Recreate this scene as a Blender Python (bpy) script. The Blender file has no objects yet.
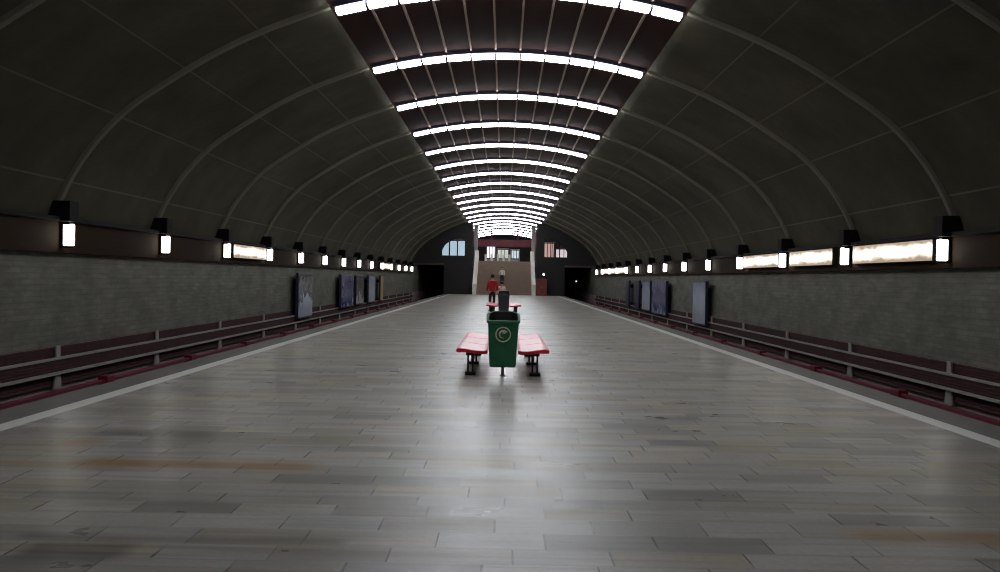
import bpy, bmesh, math, random
from mathutils import Matrix, Vector
random.seed(7)
S = bpy.context.scene
COL = S.collection
PI = math.pi

# ------------------------------------------------------------------ helpers
def tag(o, label=None, cat=None, group=None, kind=None):
    if label: o['label'] = label
    if cat: o['category'] = cat
    if group: o['group'] = group
    if kind: o['kind'] = kind
    return o

def empty(name, loc, rz=0):
    o = bpy.data.objects.new(name, None)
    o.empty_display_size = 0.2
    COL.objects.link(o)
    o.location = loc
    o.rotation_euler = (0, 0, rz)
    return o

class MB:
    """collects shapes of one part, then links them as one mesh object"""
    def __init__(self):
        self.bm = bmesh.new()

    def box(self, x0, x1, y0, y1, z0, z1, bevel=0.0, mat=None):
        bm = self.bm
        r = bmesh.ops.create_cube(bm, size=1.0)
        vs = r['verts']
        for v in vs:
            v.co = Vector((x0 + (v.co.x + .5) * (x1 - x0), y0 + (v.co.y + .5) * (y1 - y0), z0 + (v.co.z + .5) * (z1 - z0)))
        if bevel > 0:
            es = list({e for v in vs for e in v.link_edges})
            r2 = bmesh.ops.bevel(bm, geom=es, offset=bevel, segments=2, profile=.6, affect='EDGES')
            vs = [v for v in r2['verts']]
        if mat is not None:
            allv = set(vs)
            for f in vs: pass
            for v in {v for v in allv}:
                v.co = mat @ v.co
        return self

    def cyl(self, p, q, r0, r1=None, seg=14, cap=True):
        r1 = r0 if r1 is None else r1
        p, q = Vector(p), Vector(q)
        d = (q - p).normalized()
        a = d.orthogonal().normalized()
        b = d.cross(a)
        bm = self.bm
        A = [bm.verts.new(p + (a * math.cos(t) + b * math.sin(t)) * r0) for t in [2 * PI * i / seg for i in range(seg)]]
        B = [bm.verts.new(q + (a * math.cos(t) + b * math.sin(t)) * r1) for t in [2 * PI * i / seg for i in range(seg)]]
        for i in range(seg):
            j = (i + 1) % seg
            bm.faces.new((A[i], A[j], B[j], B[i]))
        if cap:
            bm.faces.new(A[::-1]); bm.faces.new(B)
        return self

    def loft(self, rings, closed=True, cap=True):
        bm = self.bm
        R = [[bm.verts.new(Vector(p)) for p in ring] for ring in rings]
        n = len(R[0])
        for a, b in zip(R, R[1:]):
            for i in range(n if closed else n - 1):
                j = (i + 1) % n
                bm.faces.new((a[i], a[j], b[j], b[i]))
        if cap:
            bm.faces.new(R[0][::-1]); bm.faces.new(R[-1])
        return self

    def ball(self, c, rx, ry=None, rz=None, seg=16, rings=10):
        ry = rx if ry is None else ry
        rz = rx if rz is None else rz
        r = bmesh.ops.create_uvsphere(self.bm, u_segments=seg, v_segments=rings, radius=1)
        for v in r['verts']:
            v.co = Vector((c[0] + v.co.x * rx, c[1] + v.co.y * ry, c[2] + v.co.z * rz))
        return self

    def torus(self, c, R, r, axis='y', seg=28, k=8, sx=1.0):
        rings = []
        for i in range(seg):
            t = 2 * PI * i / seg
            ring = []
            for j in range(k):
                s = 2 * PI * j / k
                a = (R + r * math.cos(s))
                u, v, w = a * math.cos(t) * sx, a * math.sin(t), r * math.sin(s)
                if axis == 'y': ring.append((c[0] + u, c[1] + w, c[2] + v))
                elif axis == 'z': ring.append((c[0] + u, c[1] + v, c[2] + w))
                else: ring.append((c[0] + w, c[1] + u, c[2] + v))
            rings.append(ring)
        rings.append(rings[0])
        bm = self.bm
        R_ = [[bm.verts.new(Vector(p)) for p in ring] for ring in rings[:-1]]
        for i in range(seg):
            a, b = R_[i], R_[(i + 1) % seg]
            for j in range(k):
                m = (j + 1) % k
                bm.faces.new((a[j], a[m], b[m], b[j]))
        return self

    def build(self, name, mat, parent=None, smooth=False, loc=None):
        bm = self.bm
        bmesh.ops.recalc_face_normals(bm, faces=bm.faces)
        me = bpy.data.meshes.new(name)
        bm.to_mesh(me); bm.free()
        if mat: me.materials.append(mat)
        if smooth:
            for p in me.polygons: p.use_smooth = True
        o = bpy.data.objects.new(name, me)
        COL.objects.link(o)
        if parent: o.parent = parent
        if loc: o.location = loc
        return o

def copy_tree(o, parent=None):
    c = o.copy()
    COL.objects.link(c)
    c.parent = parent
    for ch in [k for k in o.children]:
        copy_tree(ch, c)
    return c

ORD = ['first', 'second', 'third', 'fourth', 'fifth', 'sixth', 'seventh', 'eighth', 'ninth', 'tenth', 'eleventh', 'twelfth',
       'thirteenth', 'fourteenth', 'fifteenth', 'sixteenth', 'seventeenth', 'eighteenth', 'nineteenth', 'twentieth', 'twenty-first', 'twenty-second', 'twenty-third']

# ------------------------------------------------------------------ materials
def srgb(r, g, b):
    f = lambda c: (c / 12.92) if c <= .04045 else ((c + .055) / 1.055) ** 2.4
    return (f(r / 255), f(g / 255), f(b / 255), 1)

class NT:
    def __init__(self, name):
        self.m = bpy.data.materials.new(name)
        self.m.use_nodes = True
        self.t = self.m.node_tree
        self.b = self.t.nodes['Principled BSDF']
    def n(self, typ, **kw):
        nd = self.t.nodes.new(typ)
        for k, v in kw.items():
            if k in nd.inputs.keys() if isinstance(k, str) else False:
                pass
            setattr(nd, k, v)
        return nd
    def l(self, a, b):
        self.t.links.new(a, b)
    def math(self, op, a, b=None, c=None):
        nd = self.t.nodes.new('ShaderNodeMath'); nd.operation = op
        for i, x in enumerate((a, b, c)):
            if x is None: continue
            if isinstance(x, (int, float)): nd.inputs[i].default_value = x
            else: self.l(x, nd.inputs[i])
        return nd.outputs[0]
    def mix(self, fac, a, b, blend='MIX'):
        nd = self.t.nodes.new('ShaderNodeMix'); nd.data_type = 'RGBA'; nd.blend_type = blend
        for i, x in ((0, fac), (6, a), (7, b)):
            if isinstance(x, (int, float)): nd.inputs[i].default_value = x
            elif isinstance(x, tuple): nd.inputs[i].default_value = x
            else: self.l(x, nd.inputs[i])
        return nd.outputs[2]
    def noise(self, vec, scale, detail=4, rough=.55):
        nd = self.t.nodes.new('ShaderNodeTexNoise')
        nd.inputs['Scale'].default_value = scale
        nd.inputs['Detail'].default_value = detail
        nd.inputs['Roughness'].default_value = rough
        if vec is not None: self.l(vec, nd.inputs['Vector'])
        return nd.outputs[0]
    def ramp(self, fac, stops):
        nd = self.t.nodes.new('ShaderNodeValToRGB')
        el = nd.color_ramp.elements
        while len(el) < len(stops): el.new(.5)
        for e, (p, c) in zip(el, stops):
            e.position = p; e.color = c
        self.l(fac, nd.inputs[0])
        return nd.outputs[0]
    def bump(self, h, strength=.3, dist=.02):
        nd = self.t.nodes.new('ShaderNodeBump')
        nd.inputs['Strength'].default_value = strength
        nd.inputs['Distance'].default_value = dist
        self.l(h, nd.inputs['Height'])
        self.l(nd.outputs[0], self.b.inputs['Normal'])
    def objco(self):
        return self.t.nodes.new('ShaderNodeTexCoord').outputs['Object']
    def scale(self, vec, s):
        nd = self.t.nodes.new('ShaderNodeVectorMath'); nd.operation = 'MULTIPLY'
        self.l(vec, nd.inputs[0]); nd.inputs[1].default_value = s
        return nd.outputs[0]

def plain(name, col, rough=.6, metal=0, var=.25, scale=6, bump=0.0, spec=.5):
    k = NT(name)
    f = k.noise(k.objco(), scale)
    d = tuple(c * (1 - var) for c in col[:3]) + (1,)
    u = tuple(min(1, c * (1 + var)) for c in col[:3]) + (1,)
    k.l(k.mix(f, d, u), k.b.inputs['Base Color'])
    k.b.inputs['Roughness'].default_value = rough
    k.b.inputs['Metallic'].default_value = metal
    k.b.inputs['Specular IOR Level'].default_value = spec
    if bump: k.bump(k.noise(k.objco(), scale * 8), bump, .01)
    return k.m

def glow(name, col, strength):
    k = NT(name)
    k.b.inputs['Base Color'].default_value = (.8, .8, .8, 1)
    k.b.inputs['Emission Color'].default_value = col
    k.b.inputs['Emission Strength'].default_value = strength
    return k.m

M = {}
# --- platform paving: irregular courses of stone slabs
def floor_mat():
    k = NT('stone_paving')
    co = k.objco()
    sx = k.t.nodes.new('ShaderNodeSeparateXYZ'); k.l(co, sx.inputs[0])
    X, Y = sx.outputs[0], sx.outputs[1]
    cy = k.t.nodes.new('ShaderNodeCombineXYZ'); k.l(Y, cy.inputs[1])
    w = k.noise(cy.outputs[0], 1.35, 1)
    yy = k.math('ADD', Y, k.math('MULTIPLY', k.math('SUBTRACT', w, .5), .2))
    row = k.math('FLOOR', k.math('DIVIDE', yy, .33))
    wn = k.t.nodes.new('ShaderNodeTexWhiteNoise'); wn.noise_dimensions = '1D'; k.l(row, wn.inputs['W'])
    cx = k.t.nodes.new('ShaderNodeCombineXYZ')
    k.l(X, cx.inputs[0]); k.l(k.math('MULTIPLY', row, 7.31), cx.inputs[1])
    wx = k.noise(cx.outputs[0], .9, 1)
    xx = k.math('ADD', k.math('ADD', X, k.math('MULTIPLY', wn.outputs[0], 3.0)), k.math('MULTIPLY', k.math('SUBTRACT', wx, .5), .45))
    cv = k.t.nodes.new('ShaderNodeCombineXYZ'); k.l(xx, cv.inputs[0]); k.l(yy, cv.inputs[1])
    br = k.t.nodes.new('ShaderNodeTexBrick')
    br.offset = 0; br.squash = 1
    k.l(cv.outputs[0], br.inputs['Vector'])
    br.inputs['Color1'].default_value = (0, 0, 0, 1); br.inputs['Color2'].default_value = (1, 1, 1, 1)
    br.inputs['Mortar'].default_value = (.5, .5, .5, 1)
    br.inputs['Scale'].default_value = 1
    br.inputs['Mortar Size'].default_value = .007
    br.inputs['Mortar Smooth'].default_value = .2
    br.inputs['Brick Width'].default_value = .68
    br.inputs['Row Height'].default_value = .33
    tile = br.outputs['Color']
    base = k.ramp(tile, [(0, srgb(156, 154, 150)), (.25, srgb(188, 184, 174)), (.5, srgb(200, 198, 194)), (.72, srgb(208, 201, 188)), (.88, srgb(194, 184, 166)), (1, srgb(172, 169, 163))])
    # ochre iron stains in the stone, along the courses
    st = k.noise(k.scale(cv.outputs[0], (.35, 1.7, 1)), 1.0, 2)
    stain = k.math('MULTIPLY', k.ramp(st, [(.56, (0, 0, 0, 1)), (.68, (1, 1, 1, 1))]), .55)
    base = k.mix(stain, base, srgb(172, 146, 106))
    st2 = k.noise(k.scale(cv.outputs[0], (.25, 1.1, 1)), 1.3, 2)
    base = k.mix(k.math('MULTIPLY', k.ramp(st2, [(.52, (0, 0, 0, 1)), (.7, (1, 1, 1, 1))]), .45), base, srgb(128, 124, 114))
    fine = k.noise(k.scale(co, (1, 1.6, 1)), 22, 5, .7)
    base = k.mix(k.math('MULTIPLY', k.math('SUBTRACT', fine, .35), .8), base, srgb(120, 118, 114))
    mort = br.outputs['Fac']
    brk = k.noise(k.scale(co, (1, 1, 1)), 2.3, 2)
    mfac = k.math('MULTIPLY', mort, k.ramp(brk, [(.35, (.25, .25, .25, 1)), (.6, (1, 1, 1, 1))]))
    fr = k.math('FRACT', k.math('DIVIDE', yy, .33))
    hj = k.math('GREATER_THAN', k.math('ABSOLUTE', k.math('SUBTRACT', fr, .5)), .465)
    mfac = k.math('MULTIPLY', mfac, k.math('SUBTRACT', 1, k.math('MULTIPLY', hj, .72)))
    grain = k.noise(k.scale(cv.outputs[0], (.55, 9, 1)), 1.0, 4, .6)
    base = k.mix(k.math('MULTIPLY', k.ramp(grain, [(.48, (0, 0, 0, 1)), (.72, (1, 1, 1, 1))]), .5), base, srgb(122, 118, 110))
    # ochre and dark patches in the stone at known places
    def patch(x0, x1, y0, y1, col, amt, soft=.25):
        nonlocal base
        def edge(v, a, b):
            m1 = k.math('SMOOTH_MIN', k.math('SUBTRACT', v, a), k.math('SUBTRACT', b, v), .05)
            nd = k.t.nodes.new('ShaderNodeClamp'); k.l(k.math('ADD', k.math('DIVIDE', m1, soft), .3), nd.inputs[0])
            return nd.outputs[0]
        m = k.math('MULTIPLY', edge(X, x0, x1), edge(yy, y0, y1))
        m = k.math('MULTIPLY', m, k.math('ADD', k.math('MULTIPLY', grain, .8), .3))
        base = k.mix(k.math('MULTIPLY', m, amt), base, col)
    patch(-3.6, -1.5, 7.7, 8.15, srgb(168, 124, 62), .9)
    patch(2.2, 4.2, 5.85, 6.2, srgb(168, 124, 62), .9)
    patch(-4.2, -3.7, 8.6, 9.1, srgb(168, 118, 52), .9)
    patch(-2.75, -2.1, 5.2, 5.6, srgb(58, 54, 50), .8, .12)
    patch(-2.9, -.9, 5.62, 5.8, srgb(70, 68, 66), .7, .12)
    base = k.mix(k.math('MULTIPLY', mfac, .85), base, srgb(40, 38, 36))
    k.l(base, k.b.inputs['Base Color'])
    rg = k.math('ADD', k.math('MULTIPLY', k.noise(co, 3, 4), .14), .22)
    k.l(k.math('ADD', rg, k.math('MULTIPLY', tile, .06)), k.b.inputs['Roughness'])
    k.b.inputs['Specular IOR Level'].default_value = .30
    h = k.math('MULTIPLY', fine, .6)
    k.bump(h, .10, .006)
    return k.m
M['floor'] = floor_mat()

def vault_mat():
    k = NT('vault_concrete')
    uv = k.t.nodes.new('ShaderNodeUVMap')
    sx = k.t.nodes.new('ShaderNodeSeparateXYZ'); k.l(uv.outputs[0], sx.inputs[0])
    u = sx.outputs[0]
    a = k.math('FRACT', k.math('DIVIDE', k.math('SUBTRACT', u, 3.3), 1.62))
    line = k.math('LESS_THAN', a, .022)
    co = k.objco()
    f = k.noise(co, .45, 5, .6)
    f2 = k.noise(co, 4, 5, .65)
    base = k.ramp(f, [(.25, srgb(70, 68, 57)), (.5, srgb(87, 84, 70)), (.75, srgb(102, 98, 82))])
    base = k.mix(k.math('MULTIPLY', f2, .5), base, srgb(60, 59, 50))
    base = k.mix(k.math('MULTIPLY', line, .55), base, srgb(128, 124, 108))
    k.l(base, k.b.inputs['Base Color'])
    k.b.inputs['Roughness'].default_value = .85
    k.b.inputs['Specular IOR Level'].default_value = .12
    k.bump(f2, .2, .02)
    return k.m
M['vault'] = vault_mat()

def wall_mat():
    k = NT('rough_stone_wall')
    co = k.objco()
    sx = k.t.nodes.new('ShaderNodeSeparateXYZ'); k.l(co, sx.inputs[0])
    cv = k.t.nodes.new('ShaderNodeCombineXYZ'); k.l(sx.outputs[1], cv.inputs[0]); k.l(sx.outputs[2], cv.inputs[1])
    br = k.t.nodes.new('ShaderNodeTexBrick')
    k.l(cv.outputs[0], br.inputs['Vector'])
    br.inputs['Color1'].default_value = srgb(130, 130, 120); br.inputs['Color2'].default_value = srgb(150, 148, 136)
    br.inputs['Mortar'].default_value = srgb(116, 116, 107)
    br.inputs['Scale'].default_value = 1; br.inputs['Mortar Size'].default_value = .009
    br.inputs['Brick Width'].default_value = .5; br.inputs['Row Height'].default_value = .11
    f = k.math('MULTIPLY', k.math('SUBTRACT', k.noise(k.scale(cv.outputs[0], (1, 4.5, 1)), 1.9, 7, .7), .22), 1.7)
    f2 = k.noise(cv.outputs[0], .35, 3)
    base = k.mix(k.math('MULTIPLY', f, .75), br.outputs['Color'], srgb(72, 75, 68))
    base = k.mix(k.math('MULTIPLY', f2, .35), base, srgb(112, 104, 84))
    f3 = k.ramp(k.noise(k.scale(cv.outputs[0], (.8, 1.6, 1)), 1.1, 5, .65), [(.42, (0, 0, 0, 1)), (.62, (1, 1, 1, 1))])
    base = k.mix(k.math('MULTIPLY', f3, .45), base, srgb(66, 66, 60))
    k.l(base, k.b.inputs['Base Color'])
    k.b.inputs['Roughness'].default_value = .7
    k.bump(k.math('SUBTRACT', f, k.math('MULTIPLY', br.outputs['Fac'], .5)), .5, .03)
    return k.m
M['wall'] = wall_mat()

def panel_glow(name, strength):
    """backlit sign strip: white core, printed cream and brown patches near its edges"""
    k = NT(name)
    g = k.t.nodes.new('ShaderNodeTexCoord').outputs['Generated']
    sx = k.t.nodes.new('ShaderNodeSeparateXYZ'); k.l(g, sx.inputs[0])
    z = sx.outputs[2]
    edge = k.math('ABSOLUTE', k.math('SUBTRACT', z, .52))
    co = k.objco()
    n = k.noise(k.scale(co, (1, 1.5, 3)), 1.4, 2)
    e = k.math('ADD', edge, k.math('MULTIPLY', k.math('SUBTRACT', n, .5), .55))
    c = k.ramp(e, [(.20, (1, .99, .93, 1)), (.28, (.42, .36, .27, 1)), (.42, (.13, .09, .06, 1))])
    k.l(c, k.b.inputs['Emission Color'])
    k.b.inputs['Base Color'].default_value = (.5, .48, .42, 1)
    k.b.inputs['Emission Strength'].default_value = strength
    k.b.inputs['Roughness'].default_value = .4
    return k.m

TUBE = 11.5
M['tube'] = glow('fluorescent_diffuser', (.93, .96, 1, 1), TUBE)
M['lamp'] = glow('wall_lamp_diffuser', (1, .98, .88, 1), 4.5)
M['panel'] = panel_glow('backlit_sign', 1.6)
M['navy'] = plain('dark_navy_metal', srgb(30, 30, 52), .4, .3)
M['black'] = plain('black_painted_metal', srgb(20, 20, 20), .7, 0, .25, 6, 0, .12)
M['rib'] = plain('rib_concrete', srgb(122, 119, 106), .8, 0, .15, 3, 0, .15)
M['brown_ceiling'] = plain('brown_ceiling_panel', srgb(60, 43, 40), .85, 0, .2, 2, 0, .02)
M['strip'] = plain('ceiling_joint_strip', srgb(168, 150, 138), .8, 0, .1, 6, 0, .1)
M['brown_band'] = plain('brown_band_panel', srgb(50, 34, 20), .8, 0, .35, .8, 0, .1)
M['ledge'] = plain('grey_concrete_ledge', srgb(164, 158, 154), .7, 0, .2, 5)
M['cable'] = plain('red_brown_cable_band', srgb(74, 46, 47), .8, 0, .45, 7, .2, .15)
M['lower'] = plain('lower_wall_plaster', srgb(166, 142, 138), .8, 0, .3, 3)
M['redrail'] = plain('red_painted_board', srgb(112, 24, 40), .5, 0, .2, 3)
M['white_line'] = plain('white_line_paint', srgb(246, 246, 240), .45, 0, .06, 9)
M['edge'] = plain('grey_edge_slab', srgb(124, 122, 118), .55, 0, .15, 4)
M['trackbed'] = plain('dark_track_bed', srgb(54, 50, 48), .9, 0, .4, 5)
M['dark'] = plain('dark_end_wall', srgb(30, 27, 27), .7, 0, .25, 2)
M['seat'] = plain('red_bench_plastic', srgb(214, 30, 58), .31, 0, .12, 8, 0, .48)
M['leg'] = plain('blue_black_leg_steel', srgb(30, 34, 44), .4, .2)
M['steel'] = plain('grey_steel', srgb(150, 150, 150), .4, .6)
M['bin'] = plain('green_bin_plastic', srgb(30, 104, 68), .42, 0, .15, 10)
M['bin_dark'] = plain('blackish_bin_plastic', srgb(40, 44, 50), .42, 0, .15, 10)
M['emblem'] = plain('cream_emblem', srgb(206, 206, 184), .5, 0, .05)
M['rubber'] = plain('black_rubber', srgb(18, 18, 18), .7)
M['stair'] = plain('brown_stair_stone', srgb(138, 118, 104), .55, 0, .2, 2)
M['whitewall'] = plain('white_balustrade', srgb(236, 232, 222), .4, 0, .04)
M['fascia'] = plain('dark_red_fascia', srgb(118, 24, 44), .5, 0, .3, 2)
M['pillar'] = plain('pale_pillar', srgb(172, 166, 162), .5)
M['skin'] = plain('skin', srgb(208, 158, 132), .5, 0, .06)
M['hair'] = plain('dark_hair', srgb(34, 24, 20), .5)
M['red_cloth'] = plain('red_cloth', srgb(186, 26, 40), .8, 0, .15)
M['dark_cloth'] = plain('dark_cloth', srgb(36, 32, 38), .8)
M['pink_cloth'] = plain('pale_pink_cloth', srgb(238, 204, 200), .8)
M['white_cloth'] = plain('white_cloth', srgb(236, 230, 220), .8)
M['shoe'] = plain('dark_shoe', srgb(22, 20, 20), .5)
M['poster_frame'] = plain('navy_billboard_frame', srgb(34, 38, 66), .45)
M['redpanel'] = plain('dull_red_panel', srgb(120, 52, 50), .5)

def poster_mat(name, cols, scale):
    k = NT(name)
    co = k.objco()
    sx = k.t.nodes.new('ShaderNodeSeparateXYZ'); k.l(co, sx.inputs[0])
    n = k.noise(co, scale, 2)
    f = k.math('ADD', k.math('MULTIPLY', sx.outputs[2], .38), k.math('MULTIPLY', k.math('SUBTRACT', n, .5), .8))
    k.l(k.ramp(f, cols), k.b.inputs['Base Color'])
    k.b.inputs['Roughness'].default_value = .25
    return k.m
M['poster_a'] = poster_mat('pale_poster', [(.0, srgb(206, 210, 226)), (.3, srgb(196, 202, 222)), (.36, srgb(60, 62, 76)), (.5, srgb(150, 152, 160)), (.7, srgb(84, 86, 92))], 1.8)
M['poster_b'] = poster_mat('blue_poster', [(.0, srgb(196, 200, 216)), (.14, srgb(84, 92, 150)), (.4, srgb(56, 62, 120)), (.7, srgb(132, 138, 170))], 1.2)
M['poster_c'] = poster_mat('light_blue_poster', [(.0, srgb(214, 218, 234)), (.5, srgb(180, 188, 220)), (.8, srgb(150, 158, 190))], 1.0)
M['poster_d'] = poster_mat('white_low_poster', [(.0, srgb(214, 214, 210)), (.2, srgb(200, 200, 196)), (.26, srgb(80, 84, 84)), (.8, srgb(70, 76, 78))], .9)
M['poster_e'] = plain('ochre_panel', srgb(190, 160, 110), .5)

# ------------------------------------------------------------------ vault profile
EYE = 1.6
Y0, Y1 = -3.0, 126.0
def arc(x): return 7.31 - x * x / 26.6
KP = [(3.5, arc(3.5)), (4.73, 6.38), (5.7, 5.91), (6.6, 5.36), (7.4, 4.80), (8.0, 4.18), (8.42, 3.58), (8.70, 3.02), (8.86, 2.55)]
def catmull(P, n=5):
    out = []
    Q = [(2 * P[0][0] - P[1][0], 2 * P[0][1] - P[1][1])] + P + [(2 * P[-1][0] - P[-2][0], 2 * P[-1][1] - P[-2][1])]
    for i in range(1, len(Q) - 2):
        for j in range(n):
            t = j / n
            p0, p1, p2, p3 = Q[i - 1], Q[i], Q[i + 1], Q[i + 2]
            out.append(tuple(.5 * ((2 * p1[a]) + (p2[a] - p0[a]) * t + (2 * p0[a] - 5 * p1[a] + 4 * p2[a] - p3[a]) * t * t + (3 * p1[a] - p0[a] - 3 * p2[a] + p3[a]) * t ** 3) for a in (0, 1)))
    out.append(P[-1])
    return out
SIDE = catmull(KP)
CEN = [(x, arc(x)) for x in [0, .7, 1.4, 2.1, 2.8, 3.5]]

def vault_z(x):
    x = abs(x)
    if x <= 3.5: return arc(x)
    for a, b in zip(SIDE, SIDE[1:]):
        if a[0] <= x <= b[0]:
            return a[1] + (b[1] - a[1]) * (x - a[0]) / (b[0] - a[0])
    return 2.5

def make_vault(sgn, name):
    bm = bmesh.new()
    uvl = bm.loops.layers.uv.new('UVMap')
    P = SIDE
    s = [3.5]
    for a, b in zip(P, P[1:]): s.append(s[-1] + math.hypot(b[0] - a[0], b[1] - a[1]))
    ys = [Y0, 30, 60, 90, Y1]
    T = .25
    def off(i):
        a = P[max(0, i - 1)]; b = P[min(len(P) - 1, i + 1)]
        dx, dz = b[0] - a[0], b[1] - a[1]
        L = math.hypot(dx, dz)
        return (P[i][0] - dz / L * T, P[i][1] + dx / L * T)
    V = [[bm.verts.new((sgn * p[0], y, p[1])) for y in ys] for p in P]
    W = [[bm.verts.new((sgn * off(i)[0], y, off(i)[1])) for y in ys] for i in range(len(P))]
    for grid in (V, W):
        for i in range(len(P) - 1):
            for j in range(len(ys) - 1):
                f = bm.faces.new((grid[i][j], grid[i + 1][j], grid[i + 1][j + 1], grid[i][j + 1]))
                for lp, (ii, jj) in zip(f.loops, ((i, j), (i + 1, j), (i + 1, j + 1), (i, j + 1))):
                    lp[uvl].uv = (s[ii], ys[jj])
                f.smooth = True
    for i in (0, len(P) - 1):
        for j in range(len(ys) - 1):
            bm.faces.new((V[i][j], V[i][j + 1], W[i][j + 1], W[i][j]))
    for j in (0, len(ys) - 1):
        for i in range(len(P) - 1):
            bm.faces.new((V[i][j], V[i + 1][j], W[i + 1][j], W[i][j]))
    bmesh.ops.recalc_face_normals(bm, faces=bm.faces)
    me = bpy.data.meshes.new(name); bm.to_mesh(me); bm.free()
    me.materials.append(M['vault'])
    o = bpy.data.objects.new(name, me); COL.objects.link(o)
    tag(o, kind='structure')
    return o
make_vault(-1, 'ceiling_left')
make_vault(1, 'ceiling_right')

# central brown panel strip
m = MB()
cx = [-3.5, -2.8, -2.1, -1.4, -.7, 0, .7, 1.4, 2.1, 2.8, 3.5]
m.loft([[(x, y, arc(x)) for x in cx] + [(x, y, arc(x) + .25) for x in cx[::-1]] for y in (Y0, Y1)])
tag(m.build('ceiling', M['brown_ceiling'], smooth=False), kind='structure')
# ten thin joint strips running along the vault between the light tubes
NT_ = 11
HALF = 3.38
for i in range(1, NT_):
    x = -HALF + 2 * HALF * i / NT_
    mb = MB().box(x - .022, x + .022, Y0, Y1, arc(x) - .045, arc(x) + .02)
    tag(mb.build('trim_%d' % i, M['strip']), kind='structure')

# ------------------------------------------------------------------ floor, track, walls
YE = 90.0      # end of the platform
tag(MB().box(-4.95, 4.95, Y0, YE, -.25, 0).build('floor', M['floor']), kind='structure')
tag(MB().box(-5.66, 5.66, Y0, YE, -1.2, -.25).build('floor_base', M['dark']), kind='structure')
n = 11
for s, nm in ((-1, 'left'), (1, 'right')):
    a, b = sorted((s * 5.17, s * 5.66))
    tag(MB().box(a, b, Y0, YE, -.25, 0).build('floor_edge_' + nm, M['edge']), kind='structure')
    a, b = sorted((s * 4.95, s * 5.17))
    ln = MB().box(a, b, Y0, YE, -.25, .003).build('trim_%d' % n, M['white_line']); n += 1
    tag(ln, kind='structure')
    a, b = sorted((s * 5.66, s * 9.0))
    tag(MB().box(a, b, Y0, Y1, -1.3, -1.15).build('floor_track_' + nm, M['trackbed']), kind='structure')
    a, b = sorted((s * 8.8, s * 9.15))
    tag(MB().box(a, b, Y0, Y1, .1, 2.6).build('wall_' + nm, M['wall']), kind='structure')
    a, b = sorted((s * 8.8, s * 9.15))
    tag(MB().box(a, b, Y0, Y1, -1.3, .1).build('wall_lower_' + nm, M['lower']), kind='structure')
    # dark cornice and brown band
    a, b = sorted((s * 8.66, s * 8.8))
    tag(MB().box(a, b, Y0, YE, 1.94, 2.55, .008).build('trim_%d' % n, M['brown_band']), kind='structure'); n += 1
    a, b = sorted((s * 8.58, s * 8.86))
    tag(MB().box(a, b, Y0, YE, 2.55, 2.64, .01).build('trim_%d' % n, M['black']), kind='structure'); n += 1
    # bands of dark cables: top and lowest lie against the wall, the middle one in a tray with grey rails
    def cable_profile(x_face, x_back, z0, z1, k_=4):
        prof = []
        d = (z1 - z0) / k_
        for c in range(k_):
            for t in range(5):
                prof.append((x_face + .02 - .010 * math.sin(PI * t / 5), z0 + d * (c + t / 5)))
        return prof + [(x_face + .02, z1), (x_back, z1), (x_back, z0)]
    for (z0, z1, word) in ((-.10, .10, 'top'), (-.67, -.41, 'lowest')):
        mb = MB().loft([[(s * p[0], y, p[1]) for p in cable_profile(8.718, 8.775, z0, z1)] for y in (Y0, YE)])
        o = mb.build('cable_band', M['cable'])
        tag(o, '%s dark red-brown cable band along the foot of the %s wall' % (word, nm), 'cable', 'cable bands on the track walls')
    t = empty('cable_tray', (s * 8.6, 0, -.4))
    tag(t, 'middle cable tray between grey rails along the foot of the %s wall' % nm, 'cable tray', 'cable trays on the track walls')
    MB().loft([[(s * (p[0] - 8.6), y, p[1] + .4) for p in cable_profile(8.612, 8.668, -.365, -.135)] for y in (Y0, YE)]).build('cable', M['cable'], t)
    for z0, z1 in ((-.135, -.085), (-.425, -.365)):
        a, b = sorted((s * .0, s * .068))
        MB().box(a, b, Y0, YE, z0 + .4, z1 + .4, .006).build('rail', M['ledge'], t)
    # red third rail board
    t = empty('red_rail_board', (s * 8.25, 0, -1.15))
    tag(t, 'red guard board running beside the track below the %s wall' % nm, 'rail guard', 'red guard boards beside the tracks')
    MB().box(-.06, .06, Y0, YE, .45, .52, .01).build('board', M['redrail'], t)
    for i in range(0, 14):
        y = 19.6 + 5.3 * i - 5.3
        MB().box(-.10, .10, y, y + .35, 0, .44, .01).box(-.10, .10, y - .05, y + .35, .42, .585, .02).build('bracket', M['redrail'], t)

# back wall behind the camera side
tag(MB().box(-9.1, 9.1, Y0 - .3, Y0, -1.3, 7.8).build('wall_near', M['dark']), kind='structure')

# ------------------------------------------------------------------ ribs, wall lamps, posts
RZ = [18.5 + 5.3 * i for i in range(-1, 14)]
RIBP = [p for p in SIDE if p[1] > 2.9]
for s, nm in ((-1, 'left'), (1, 'right')):
    for i, y in enumerate(RZ):
        rings = []
        for j, p in enumerate(RIBP):
            a = RIBP[max(0, j - 1)]; b = RIBP[min(len(RIBP) - 1, j + 1)]
            dx, dz = b[0] - a[0], b[1] - a[1]; L = math.hypot(dx, dz)
            nx, nz = dz / L, -dx / L      # inward
            def q(d, yy): return (s * (p[0] + nx * d), y + yy, p[1] + nz * d)
            rings.append([q(-.03, -.09), q(.07, -.07), q(.10, 0), q(.07, .07), q(-.03, .09)])
        o = MB().loft(rings).build('trim_%d' % n, M['rib']); n += 1
        tag(o, kind='structure')

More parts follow.
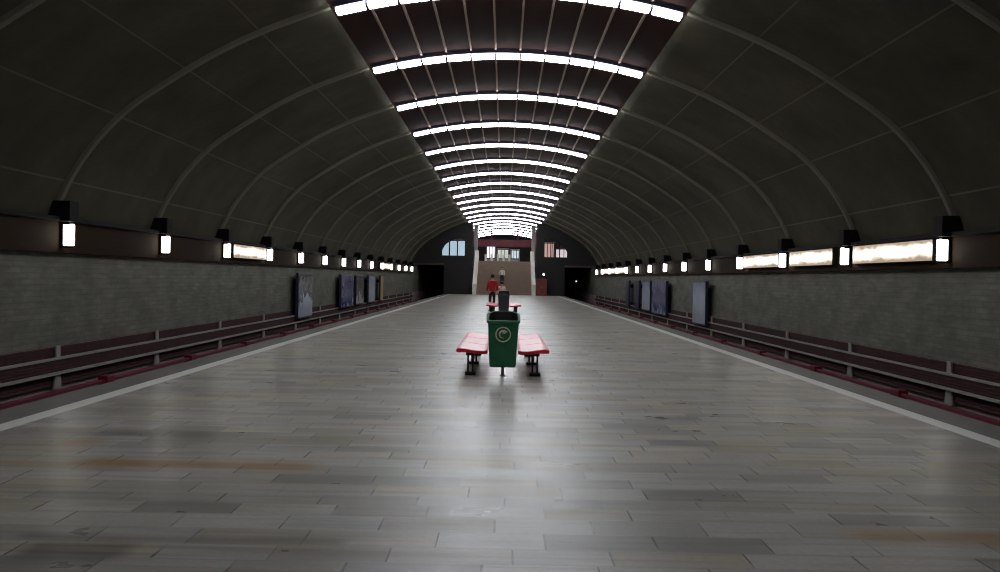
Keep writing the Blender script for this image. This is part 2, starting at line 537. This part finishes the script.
def make_lamp():
    t = empty('wall_lamp', (0, 0, 0))
    MB().box(-.10, .34, -.20, .20, .50, .90, .02).box(-.02, .16, -.05, .05, .44, .51).build('housing', M['black'], t)
    MB().box(-.10, .10, -.05, .05, .03, .455, .03).build('diffuser', M['lamp'], t)
    MB().box(-.11, .16, -.06, .06, -.01, .03, .008).box(.10, .16, -.06, .06, .0, .50).build('frame', M['black'], t)
    return t
lamp0 = make_lamp()
first = True
def make_post():
    t = MB()
    # slim upright with a flared foot
    t.loft([[(-.018, -w_, z), (.018, -w_, z), (.018, w_, z), (-.018, w_, z)] for z, w_ in ((-.70, .16), (-.43, .10), (-.1, .085), (.13, .085))])
    return t.build('cable_bracket', M['ledge'])
post0 = make_post()
for s, nm in ((-1, 'left'), (1, 'right')):
    for i, y in enumerate(RZ[1:]):
        o = lamp0 if first else copy_tree(lamp0)
        o.location = (s * 8.5, y, 2.05)
        o.rotation_euler = (0, 0, 0 if s > 0 else PI)
        tag(o, '%s glowing wall lamp from the front on the %s wall' % (ORD[i], nm), 'wall lamp', 'wall lamps along the %s track wall' % nm)
        p = post0 if first else copy_tree(post0)
        p.location = (s * 8.692, y, 0)
        p.rotation_euler = (0, 0, 0 if s > 0 else PI)
        tag(p, '%s grey cable bracket from the front, low on the %s wall' % (ORD[i], nm), 'bracket', 'cable brackets on the %s track wall' % nm)
        first = False

# backlit sign strips
def sign(s, ya, yb, label):
    t = empty('backlit_sign', (s * 8.6, (ya + yb) / 2, 2.08))
    h = (yb - ya) / 2
    MB().box(-.05, .06, -h, h, .0, .46, .01).build('case', M['black'], t)
    x0, x1 = (-.075, -.045) if s > 0 else (.045, .075)
    MB().box(x0, x1, -h + .04, h - .04, .02, .44, .006).build('face', M['panel'], t)
    tag(t, label, 'sign', 'backlit sign strips on the track walls')
sign(1, 19.0, 23.35, 'long backlit sign nearest the camera on the right wall')
sign(1, 24.8, 28.5, 'middle backlit sign of the three close ones on the right wall')
sign(1, 29.7, 34.0, 'backlit sign on the right wall before the dark stretch, farthest of three')
sign(1, 66.2, 84.0, 'long backlit sign far down the right wall')
sign(-1, 29.9, 34.0, 'bright backlit sign on the left wall between third and fourth lamps')
sign(-1, 65.3, 71.4, 'small bright backlit sign far down the left wall')

# billboards
def billboard(s, ya, yb, z0, z1, mat, label, fr='poster_frame', depth=.12):
    t = empty('billboard', (s * 8.585, (ya + yb) / 2, z0))
    h = (yb - ya) / 2
    H = z1 - z0
    a, b = sorted((-s * depth, 0))
    MB().box(a, b, -h, h, 0, H, .015).build('frame', M[fr], t)
    a, b = sorted((-s * (depth + .012), -s * (depth - .02)))
    MB().box(a, b, -h + .07, h - .07, .07, H - .07).build('poster', M[mat], t)
    a, b = sorted((0, s * .215))
    MB().box(a, b, -h * .6, h * .6, H - .5, H - .3).build('mounting_bar', M['black'], t)
    tag(t, label, 'billboard', 'billboards on the track walls')
billboard(-1, 39.1, 42.0, -.25, 1.66, 'poster_a', 'pale billboard with dark upper half, nearest on the left wall')
billboard(-1, 49.4, 53.4, -.12, 1.64, 'poster_b', 'blue billboard with a white corner on the left wall')
billboard(-1, 54.4, 57.3, -.10, 1.6, 'poster_d', 'dark billboard with white lower part on the left wall')
billboard(-1, 59.4, 62.3, -.12, 1.64, 'poster_c', 'light blue billboard on the left wall beside the ochre panel')
billboard(-1, 65.1, 66.5, -.12, 1.64, 'poster_e', 'narrow ochre panel far down the left wall')
billboard(1, 39.9, 42.6, -.28, 1.62, 'poster_c', 'pale blue billboard with navy side, nearest on the right wall')
billboard(1, 49.7, 54.4, -.25, 1.6, 'poster_b', 'dark blue billboard on the right wall')
billboard(1, 55.1, 58.2, -.2, 1.6, 'poster_c', 'pale billboard just beyond the dark blue one, right wall')
billboard(1, 59.6, 61.4, -.2, 1.6, 'poster_frame', 'narrow navy panel on the right wall before the farther navy one')
billboard(1, 64.4, 65.9, -.2, 1.6, 'poster_frame', 'farthest narrow navy panel on the right wall by the long sign')

# ------------------------------------------------------------------ ceiling light rows
def make_row():
    t = empty('ceiling_light_row', (0, 0, 0))
    w = 2 * HALF / NT_
    xs = [-HALF + 2 * HALF * i / 22 for i in range(23)]
    ring = lambda x: [(x, -.17, arc(x) + .03), (x, -.14, arc(x) - .11), (x, .14, arc(x) - .11), (x, .17, arc(x) + .03)]
    MB().loft([ring(x) for x in xs]).build('housing', M['navy'], t)
    for i in range(NT_):
        x = -HALF + w * (i + .5)
        sl = -x / 13.3
        mb = MB()
        mb.box(-w / 2 + .025, w / 2 - .025, -.135, .135, -.05, .04, .015)
        o = mb.build('tube', M['tube'], t)
        o.location = (x, 0, arc(x) - .17)
        o.rotation_euler = (0, -math.atan(sl), 0)
    return t
row0 = make_row()
ROWS = list(range(-2, 20))
for q, i in enumerate(ROWS):
    o = row0 if q == 0 else copy_tree(row0)
    y = 18.5 + 5.3 * i
    o.location = (0, y, 0)
    lab = ('%s curved row of white ceiling tubes in view, counting from the top' % ORD[i]) if i >= 0 else \
        ('curved row of white ceiling tubes just above the top of the view' if i == -1 else 'curved row of white ceiling tubes high overhead, nearest the camera')
    tag(o, lab, 'ceiling light', 'ceiling light rows')

# ------------------------------------------------------------------ end of the hall
MZ = 3.3
YT = 96.5
# stairs
t = empty('staircase', (0, 89.6, 0))
tag(t, 'wide brown staircase between white balustrades at the far platform end', 'stairs')
NS = 20
prof = [(0, 0)]
for i in range(NS):
    prof.append((i * .345, (i + 1) * MZ / NS))
    prof.append(((i + 1) * .345, (i + 1) * MZ / NS))
prof.append((NS * .345, -.2)); prof.append((0, -.2))
MB().loft([[(x, p[0], p[1]) for p in prof] for x in (-2.62, 2.62)]).build('steps', M['stair'], t)
for s in (-1, 1):
    a, b = s * 2.62, s * 2.98
    pr = [(-.3, -.2), (-.3, 1.0), (.0, 1.05), (NS * .345, MZ + 1.05), (NS * .345 + .2, MZ + 1.05), (NS * .345 + .2, -.2)]
    MB().loft([[(x, p[0], p[1]) for p in pr] for x in sorted((a, b))]).build('balustrade', M['whitewall'], t)
# mezzanine slab
tag(MB().box(-8.8, 8.8, YT, Y1, MZ - .5, MZ).build('floor_mezzanine', M['stair']), kind='structure')
tag(MB().box(-9.1, 9.1, Y1, Y1 + .3, -1.3, 7.9).build('wall_far', M['dark']), kind='structure')
# pieces of the end wall with lunette openings
def lun_top(x):   # x 3.75..5.95
    u = (x - 3.75) / 2.2
    return 3.85 + 1.55 * math.sqrt(max(0, 1 - u * u * .96))
for s, nm in ((-1, 'left'), (1, 'right')):
    mb = MB()
    xs = [3.02, 3.3, 3.55, 3.75] + [3.75 + 2.2 * k / 10 for k in range(1, 11)] + [6.2, 6.6, 7.0, 7.4, 7.8, 8.1, 8.4, 8.7]
    y0, y1 = YE, YE + .3
    def piece(xa, xb, za0, za1, zb0, zb1):
        mb.loft([[(s * xa, y0, za0), (s * xa, y1, za0), (s * xa, y1, za1), (s * xa, y0, za1)],
                 [(s * xb, y0, zb0), (s * xb, y1, zb0), (s * xb, y1, zb1), (s * xb, y0, zb1)]])
    for xa, xb in zip(xs, xs[1:]):
        mid = (xa + xb) / 2
        lo = -1.2 if xb <= 5.7 else 2.9
        if 3.75 <= mid <= 5.95:
            if xb <= 5.75: piece(xa, xb, -1.2, 3.62, -1.2, 3.62)
            else: piece(xa, xb, 2.9, 3.62, 2.9, 3.62)
            piece(xa, xb, lun_top(xa), vault_z(xa) + .05, lun_top(xb), vault_z(xb) + .05)
        else:
            piece(xa, xb, lo, vault_z(xa) + .05, lo, vault_z(xb) + .05)
    tag(mb.build('wall_end_' + nm, M['dark']), kind='structure')
    # glass of the lunette
    k = NT('lunette_glass_' + nm)
    k.b.inputs['Transmission Weight'].default_value = 1
    k.b.inputs['Roughness'].default_value = .02
    k.b.inputs['IOR'].default_value = 1.05
    k.b.inputs['Base Color'].default_value = (.9, .95, 1, 1)
    pts = [(3.75 + 2.2 * q / 10, lun_top(3.75 + 2.2 * q / 10)) for q in range(11)]
    ring = [(3.75, 3.62)] + pts + [(5.95, 3.62)]
    mb = MB().loft([[(s * p[0], y, p[1]) for p in ring] for y in (YE + .14, YE + .16)])
    w = tag(mb.build('window_1' if s < 0 else 'window_2', k.m), kind='structure')
    fr = MB()
    for a, b in zip(ring, ring[1:] + ring[:1]):
        fr.cyl((s * a[0], YE + .12, a[1]), (s * b[0], YE + .12, b[1]), .035, seg=6)
    for xm in (4.5, 5.2):
        fr.cyl((s * xm, YE + .12, 3.62), (s * xm, YE + .12, lun_top(xm)), .03, seg=6)
    fr.build('window_frame', M['black'], w)

# mezzanine pillars, beam, railing posts, kiosks
for s, nm in ((-1, 'left'), (1, 'right')):
    mb = MB().box(s * 2.95 - .2, s * 2.95 + .2, 97.2, 97.6, MZ, arc(2.95) - .02, .03).box(s * 2.95 - .26, s * 2.95 + .26, 97.14, 97.66, MZ, MZ + .15, .02)
    tag(mb.build('pillar', M['pillar']), 'pale square pillar at the %s of the stair top' % nm, 'pillar', 'pillars at the stair top')
mb = MB().box(-3.9, 3.9, 108, 108.4, 5.15, 5.95, .03)
for x in (-1.5, 1.5, -3.6, 3.6):
    mb.box(x - .08, x + .08, 108.1, 108.3, 5.95, arc(x) + .02)
tag(mb.build('fascia_beam', M['fascia']), 'dark red fascia beam across the hall above the stairs', 'beam')
bx = [-1.92, -1.32, -.68, -.1, .5]
for i, x in enumerate(bx):
    mb = MB().box(x - .11, x + .11, 97.0, 97.3, MZ, MZ + .62, .03).box(x - .14, x + .14, 96.96, 97.34, MZ + .62, MZ + .7, .02)
    tag(mb.build('turnstile_post', M['whitewall']), '%s white post from the left at the top of the stairs' % ORD[i], 'post', 'white posts at the stair top')

def lit_front(name, x0, x1, y, z0, z1, col, strength, label, cat):
    t = empty(name, ((x0 + x1) / 2, y, MZ))
    w = (x1 - x0) / 2
    MB().box(-w - .1, w + .1, 0, .8, 0, z1 - MZ + .12, .02).build('body', M['pillar'], t)
    MB().box(-w, w, -.04, .02, z0 - MZ, z1 - MZ, .01).build('lit_window', glow('lit_' + name + str(len(bpy.data.materials)), col, strength), t)
    fr = MB()
    for q in (-w, -w / 3, w / 3, w):
        fr.box(q - .035, q + .035, -.08, .0, z0 - MZ - .05, z1 - MZ + .05)
    for zz in (z0 - MZ, z1 - MZ):
        fr.box(-w, w, -.08, .0, zz - .04, zz + .04)
    fr.build('window_frame', M['black'], t)
    tag(t, label, cat)
lit_front('shop_kiosk', -2.1, -1.15, 112, 3.9, 5.5, (.9, .97, 1, 1), .7, 'kiosk with bright white window above the stairs', 'kiosk')
lit_front('shop_kiosk', -.85, .45, 113, 3.9, 5.0, (.62, .72, .6, 1), .35, 'kiosk with dim greenish window above the stairs', 'kiosk')
lit_front('shop_kiosk', .8, 1.7, 112, 3.9, 4.9, (.6, .78, .95, 1), .4, 'kiosk with light blue window right above the stairs', 'kiosk')
lit_front('lit_hoarding', -7.0, -4.2, 104, 3.9, 5.6, (.55, .75, .88, 1), .42, 'bluish lit panel seen through the left lunette window', 'lit panel')
lit_front('lit_hoarding', 4.3, 5.4, 104, 3.75, 5.5, (.8, .4, .3, 1), .35, 'orange-red lit panel seen through the right lunette window', 'lit panel')
lit_front('lit_hoarding', 5.65, 7.0, 105, 3.75, 4.9, (.95, .75, .75, 1), .5, 'pinkish lit panel at the outer end of right lunette', 'lit panel')

# red panel and signal lamps by the stair foot
t = empty('equipment_cabinet', (3.55, 89.55, 0))
MB().box(-.5, .5, -.22, .25, 0, 1.6, .02).build('body', M['redpanel'], t)
for a_, b_, h_ in ((-.45, -.01, -.07), (.01, .45, .07)):
    dr = MB().box(a_, b_, -.24, -.215, .06, 1.54, .006).build('door', M['redpanel'], t)
    MB().box(h_ - .015, h_ + .015, -.265, -.238, .72, .90, .005).build('handle', M['steel'], dr)
tag(t, 'dull red cabinet to the right of the stair foot', 'cabinet')
t = empty('signal_light', (3.72, 89.86, 2.0))
hs = MB().box(-.13, .13, -.1, .15, -.16, .16, .03).build('housing', M['black'], t)
MB().cyl((0, -.14, 0), (0, -.09, 0), .09).build('lens', glow('signal_lens_white', (1, 1, 1, 1), 5), hs)
tag(t, 'small white light on the end wall above the red cabinet', 'light')
t = empty('signal_light', (7.35, 97, -1.15))
MB().cyl((0, 0, 0), (0, 0, 2.4), .05).build('post', M['black'], t)
hs = MB().box(-.15, .15, -.1, .1, 2.3, 2.8, .03).build('housing', M['black'], t)
MB().cyl((0, -.14, 2.55), (0, -.09, 2.55), .09).build('lens', glow('signal_lens_dim', (.8, .9, .9, 1), .45), hs)
tag(t, 'track signal on a post at the mouth of the right tunnel', 'signal')

# ------------------------------------------------------------------ benches
SEATN = 3
def make_bench():
    """one long red seat row, inner edge at x=.25, outer edge at x=.75; near end at y=0"""
    t = empty('platform_bench', (0, 0, 0))
    L = 4.6
    seg = L / SEATN
    top = [(.25, .425), (.30, .412), (.40, .412), (.50, .425), (.60, .442), (.68, .452), (.735, .448), (.755, .425)]
    bot = [(.745, .395), (.72, .39), (.60, .392), (.45, .375), (.30, .365), (.25, .375)]
    for i in range(SEATN):
        y0, y1 = i * seg + .015, (i + 1) * seg - .015
        rings = []
        for y, sc in ((y0, .0), (y0 + .02, .008), (y1 - .02, .008), (y1, 0)):
            rings.append([(x, y, z + sc) for x, z in top] + [(x, y, z - sc * .3) for x, z in bot])
        MB().loft(rings).build('seat', M['seat'], t)
    MB().box(.46, .60, .1, L - .1, .335, .385, .01).build('beam', M['leg'], t)
    for y in (.32, 2.3, 4.25):
        mb = MB()
        mb.box(.475, .505, y - .03, y + .03, .03, .34, .006).box(.555, .585, y - .03, y + .03, .03, .34, .006)
        lg = mb.build('leg', M['leg'], t)
        MB().box(.44, .62, y - .10, y + .10, 0, .05, .012).build('foot', M['leg'], lg)
    return t
bench0 = make_bench()
def place_bench(o, mirror, y, lab):
    if mirror:
        o.location = (0, y + 4.6, 0); o.rotation_euler = (0, 0, PI)
    else:
        o.location = (0, y, 0)
    tag(o, lab, 'bench', 'red benches along the middle of the platform')
place_bench(bench0, False, 15.3, 'red bench right of the near green bin')
place_bench(copy_tree(bench0), True, 15.3, 'red bench left of the near green bin')
place_bench(copy_tree(bench0), False, 40.5, 'distant red bench right of the far dark bin')
place_bench(copy_tree(bench0), True, 40.5, 'distant red bench left of the far dark bin, by standing people')

# ------------------------------------------------------------------ bins
def rrect(hx, y0, y1, r, z, zslope=0.0, n=6, rb=None):
    pts = []
    rb = max(r, .72 * hx) if rb is None else rb
    for cx_, cy_, a0, r in ((hx - rb, y1 - rb, 0, rb), (-hx + rb, y1 - rb, PI / 2, rb), (-hx + r, y0 + r, PI, r), (hx - r, y0 + r, 1.5 * PI, r)):
        for i in range(n):
            a = a0 + PI / 2 * i / (n - 1)
            x, y = cx_ + r * math.cos(a), cy_ + r * math.sin(a)
            pts.append((x, y, z + zslope * (y - y0) / max(1e-6, (y1 - y0))))
    return pts
def make_bin(mat, y, label, emblem=True):
    t = empty('litter_bin', (0, y, 0))
    tag(t, label, 'bin')
    # body: open-topped tapered tub with thickness, front rim lower than back rim
    R = []
    R.append(rrect(.20, .06, .38, .05, .172))
    R.append(rrect(.213, .04, .40, .05, .20))
    R.append(rrect(.228, .02, .44, .05, .53, .03))
    R.append(rrect(.248, -.005, .50, .05, .90, .13))
    inner = [rrect(.228, .02, .475, .04, .90, .13), rrect(.195, .06, .38, .04, .22)]
    MB().loft(R + inner).build('body', mat, t)
    lip = [rrect(.246, -.004, .505, .05, .87, .13), rrect(.268, -.025, .525, .06, .875, .13), rrect(.270, -.027, .527, .06, .915, .135),
           rrect(.250, -.006, .505, .05, .925, .135), rrect(.230, .02, .475, .045, .915, .135), rrect(.228, .022, .473, .045, .88, .13)]
    MB().loft(lip + [lip[0]], cap=False).build('rim', mat, t)
    li = MB()
    li.loft([rrect(.226, .0215, .4735, .04, .92, .133), rrect(.192, .063, .377, .04, .24), rrect(.186, .069, .371, .04, .25), rrect(.220, .0275, .4675, .04, .921, .133)], cap=False)
    li.loft([rrect(.19, .065, .375, .04, .235), rrect(.19, .065, .375, .04, .245)])
    li.build('bin_liner', M['rubber'], t)
    # slim steel post behind the tub that carries it clear of the floor
    MB().box(-.025, .025, .49, .53, .012, .80, .004).box(-.05, .05, .45, .57, 0, .014, .003).box(-.05, .05, .44, .51, .60, .66, .004).box(-.05, .05, .40, .51, .34, .39, .004).build('post', M['steel'], t)
    if emblem:
        # ring emblem with a curled figure on the front face
        def fy(z): return .02 - (z - .53) * .025 / .37 - .006
        zc = .70
        e = MB()
        e.torus((0, 0, 0), .115, .010, 'y', 36, 8)
        ob = e.build('emblem', M['emblem'], t)
        ob.location = (0, fy(zc) - .002, zc)
        ob.rotation_euler = (math.atan(.025 / .37), 0, 0)
        ob['label'] = 'cream ring emblem on the bin front'
        e = MB()
        # curled C shape with pointed head
        def strip(r0, r1, a0, a1, n=16, taper=True, ox=0, oz=0):
            rings = []
            for i in range(n + 1):
                a = a0 + (a1 - a0) * i / n
                w = (r1 - r0) / 2 * (1 - .85 * i / n if taper else 1)
                c = (r0 + r1) / 2
                rings.append([(ox + (c - w) * math.cos(a), -.006, oz + (c - w) * math.sin(a)), (ox + (c + w) * math.cos(a), -.006, oz + (c + w) * math.sin(a)),
                              (ox + (c + w) * math.cos(a), .010, oz + (c + w) * math.sin(a)), (ox + (c - w) * math.cos(a), .010, oz + (c - w) * math.sin(a))])
            e.loft(rings)
        strip(.035, .080, R_(40), R_(285), 18)
        strip(.0, .035, R_(20), R_(200), 10, True, .012, .012)
        e.loft([[(.02, -.006, .075), (.075, -.006, .045), (.03, -.006, .02)], [(.02, .010, .075), (.075, .010, .045), (.03, .010, .02)]])
        e.build('emblem_figure', M['emblem'], ob)
    return t
def R_(d): return math.radians(d)
make_bin(M['bin'], 15.12, 'open green bin with round emblem between the near red benches')
make_bin(M['bin_dark'], 40.32, 'dark bin between the distant benches in front of people', False)

# ------------------------------------------------------------------ people
def skin_mesh(name, V, E, mat, parent=None, root=0, sub=1):
    me = bpy.data.meshes.new(name)
    me.from_pydata([v[0] for v in V], E, [])
    o = bpy.data.objects.new(name, me)
    COL.objects.link(o)
    me.materials.append(mat)
    sk = o.modifiers.new('Skin', 'SKIN'); sk.use_smooth_shade = True
    sk.branch_smoothing = .6
    if not me.skin_vertices: me.attributes.new
    for i, v in enumerate(V):
        d = me.skin_vertices[0].data[i]
        r = v[1]
        d.radius = (r, r) if isinstance(r, (int, float)) else r
        d.use_root = (i == root)
    sb = o.modifiers.new('Sub', 'SUBSURF'); sb.levels = sub; sb.render_levels = sub
    if parent: o.parent = parent
    return o

def bake(o):
    dg = bpy.context.evaluated_depsgraph_get()
    dg.update()
    ev = o.evaluated_get(dg)
    me = bpy.data.meshes.new_from_object(ev)
    o.modifiers.clear()
    o.data = me
    return o

def person(x, y, rz, height, top, legs, label, stride=0.0, arms=((-.02, 0), (-.02, 0)), z=0):
    k = height / 1.75
    V, E = [], []
    def v(p, r):
        V.append((Vector(p) * k, r * k if isinstance(r, (int, float)) else (r[0] * k, r[1] * k))); return len(V) - 1
    def e(*c):
        for a, b in zip(c, c[1:]): E.append((a, b))
    # facing -y
    pel = v((0, 0, .96), (.145, .10)); wai = v((0, 0, 1.10), (.125, .09)); che = v((0, 0, 1.30), (.15, .105)); col = v((0, .01, 1.43), (.09, .075))
    nek = v((0, .005, 1.50), .052); jaw = v((0, -.015, 1.56), (.062, .07)); hed = v((0, -.005, 1.645), (.076, .095)); top_ = v((0, 0, 1.715), (.06, .075))
    nose = v((0, -.115, 1.62), .012)
    e(pel, wai, che, col, nek, jaw, hed, top_); e(hed, nose)
    ch = {}
    for s, (fw, up) in zip((-1, 1), arms):
        sh = v((s * .17, .01, 1.41), .058); el = v((s * .235, .01 - fw * .3, 1.13 + up * .05), .042); wr = v((s * .25, -.05 - fw, .90 + up * .3), .028)
        pm = v((s * .25, -.065 - fw * 1.15, .845 + up * .32), (.036, .018))
        e(col, sh, el, wr, pm)
        for j, (dy, ln) in enumerate(((-.03, .075), (-.01, .085), (.01, .08), (.03, .06))):
            a = v((s * .252, -.065 - fw * 1.2 + dy, .80 + up * .33), .009); b = v((s * .245, -.07 - fw * 1.25 + dy, .80 + up * .33 - ln * .6), .008); c = v((s * .235, -.072 - fw * 1.25 + dy, .80 + up * .33 - ln), .007)
            e(pm, a, b, c)
        a = v((s * .245, -.10 - fw * 1.15, .85 + up * .32), .010); b = v((s * .235, -.115 - fw * 1.15, .815 + up * .32), .009)
        e(pm, a, b)
        d = s * stride
        hp = v((s * .09, 0, .88), .085); kn = v((s * .10, -.02 - d * .5, .50), .058); an = v((s * .105, .02 - d, .09), .038); to = v((s * .115, -.12 - d, .04), (.038, .03))
        e(pel, hp, kn, an, to)
        ch[s] = (sh, el, wr, hp, kn, an, to)
    body = skin_mesh('person', V, E, M['skin'], None, pel)
    body.location = (x, y, z); body.rotation_euler = (0, 0, rz)
    tag(body, label, 'person')
    def sub(name, ids, edges, mat, grow, root, tweak=None):
        idx = {a: i for i, a in enumerate(ids)}
        VV = []
        for a in ids:
            p, r = V[a]
            p = Vector(p)
            if tweak and a in tweak: p = p + Vector(tweak[a][:3]) * k
            g = grow + (tweak[a][3] if tweak and a in tweak and len(tweak[a]) > 3 else 0)
            r = (r[0] + g * k, r[1] + g * k) if isinstance(r, tuple) else r + g * k
            VV.append((p, r))
        return bake(skin_mesh(name, VV, [(idx[a], idx[b]) for a, b in edges], mat, body, idx[root]))
    L, R = ch[-1], ch[1]
    sub('shirt', [pel, wai, che, col, L[0], L[1], L[2], R[0], R[1], R[2]],
        [(pel, wai), (wai, che), (che, col), (col, L[0]), (L[0], L[1]), (L[1], L[2]), (col, R[0]), (R[0], R[1]), (R[1], R[2])], top, .026, che,
        {L[2]: (0, .012, .05), R[2]: (0, .012, .05), col: (0, 0, .02, .03), L[0]: (0, 0, .02, .012), R[0]: (0, 0, .02, .012), pel: (0, 0, -.07, .012)})
    sub('trousers', [wai, pel, L[3], L[4], L[5], R[3], R[4], R[5]],
        [(wai, pel), (pel, L[3]), (L[3], L[4]), (L[4], L[5]), (pel, R[3]), (R[3], R[4]), (R[4], R[5])], legs, .016, pel, {wai: (0, 0, -.04, -.008)})
    for q in (L, R):
        sub('shoe', [q[5], q[6]], [(q[5], q[6])], M['shoe'], .012, q[5], {q[5]: (0, .02, -.035)})
    h = MB().ball((0, .014 * k, 1.675 * k), .098 * k, .116 * k, .098 * k)
    geo = [f for f in h.bm.faces if f.calc_center_median().z < 1.60 * k or (f.calc_center_median().y < -.05 * k and f.calc_center_median().z < 1.70 * k)]
    bmesh.ops.delete(h.bm, geom=geo, context='FACES')
    h.build('hair', M['hair'], body, smooth=True)
    bake(body)
    for s in (-1, 1):
        MB().ball((s * .03 * k, -.088 * k, 1.645 * k), .011 * k, .008 * k, .008 * k, 8, 6).build('eye', M['hair'], body)
    return body
person(-.56, 45.6, R_(200), 1.76, M['red_cloth'], M['dark_cloth'], 'person in red top and dark trousers standing behind the distant left bench', 0.0, ((.05, .1), (.02, 0)))
person(-.10, 46.0, R_(150), 1.44, M['pink_cloth'], M['dark_cloth'], 'short person in pale pink top behind the distant dark bin', 0.0, ((.1, .3), (.1, .3)))
# person walking down the stairs
si = 5
person(-.2, 89.6 + .345 * (si + .55), 0, 1.66, M['white_cloth'], M['dark_cloth'], 'person in white top on the far staircase', 0.0, z=MZ / NS * (si + 1))

# ------------------------------------------------------------------ world, camera, view
w = bpy.data.worlds.new('World'); S.world = w
w.use_nodes = True
w.node_tree.nodes['Background'].inputs[0].default_value = (.02, .02, .02, 1)
w.node_tree.nodes['Background'].inputs[1].default_value = 0.0

cam = bpy.data.cameras.new('camera')
F = 950
cam.sensor_width = 36; cam.lens = 36 * F / 1000
cam.clip_end = 300
co = bpy.data.objects.new('camera', cam); COL.objects.link(co)
co.matrix_world = Matrix.Translation((0, 0, EYE)) @ Matrix.Rotation(4 / F, 4, 'Z') @ Matrix.Rotation(PI / 2 - 8 / F, 4, 'X') @ Matrix.Rotation(R_(1.0), 4, 'Z')
S.camera = co
S.view_settings.view_transform = 'Standard'
S.view_settings.look = 'None'
S.view_settings.exposure = 0.5
S.view_settings.gamma = 1
S.view_settings.use_curve_mapping = False
S.cycles.use_denoising = True; S.cycles.denoising_prefilter = 'FAST'; S.cycles.filter_width = 1.1
S.cycles.max_bounces = 8
S.cycles.sample_clamp_indirect = 6
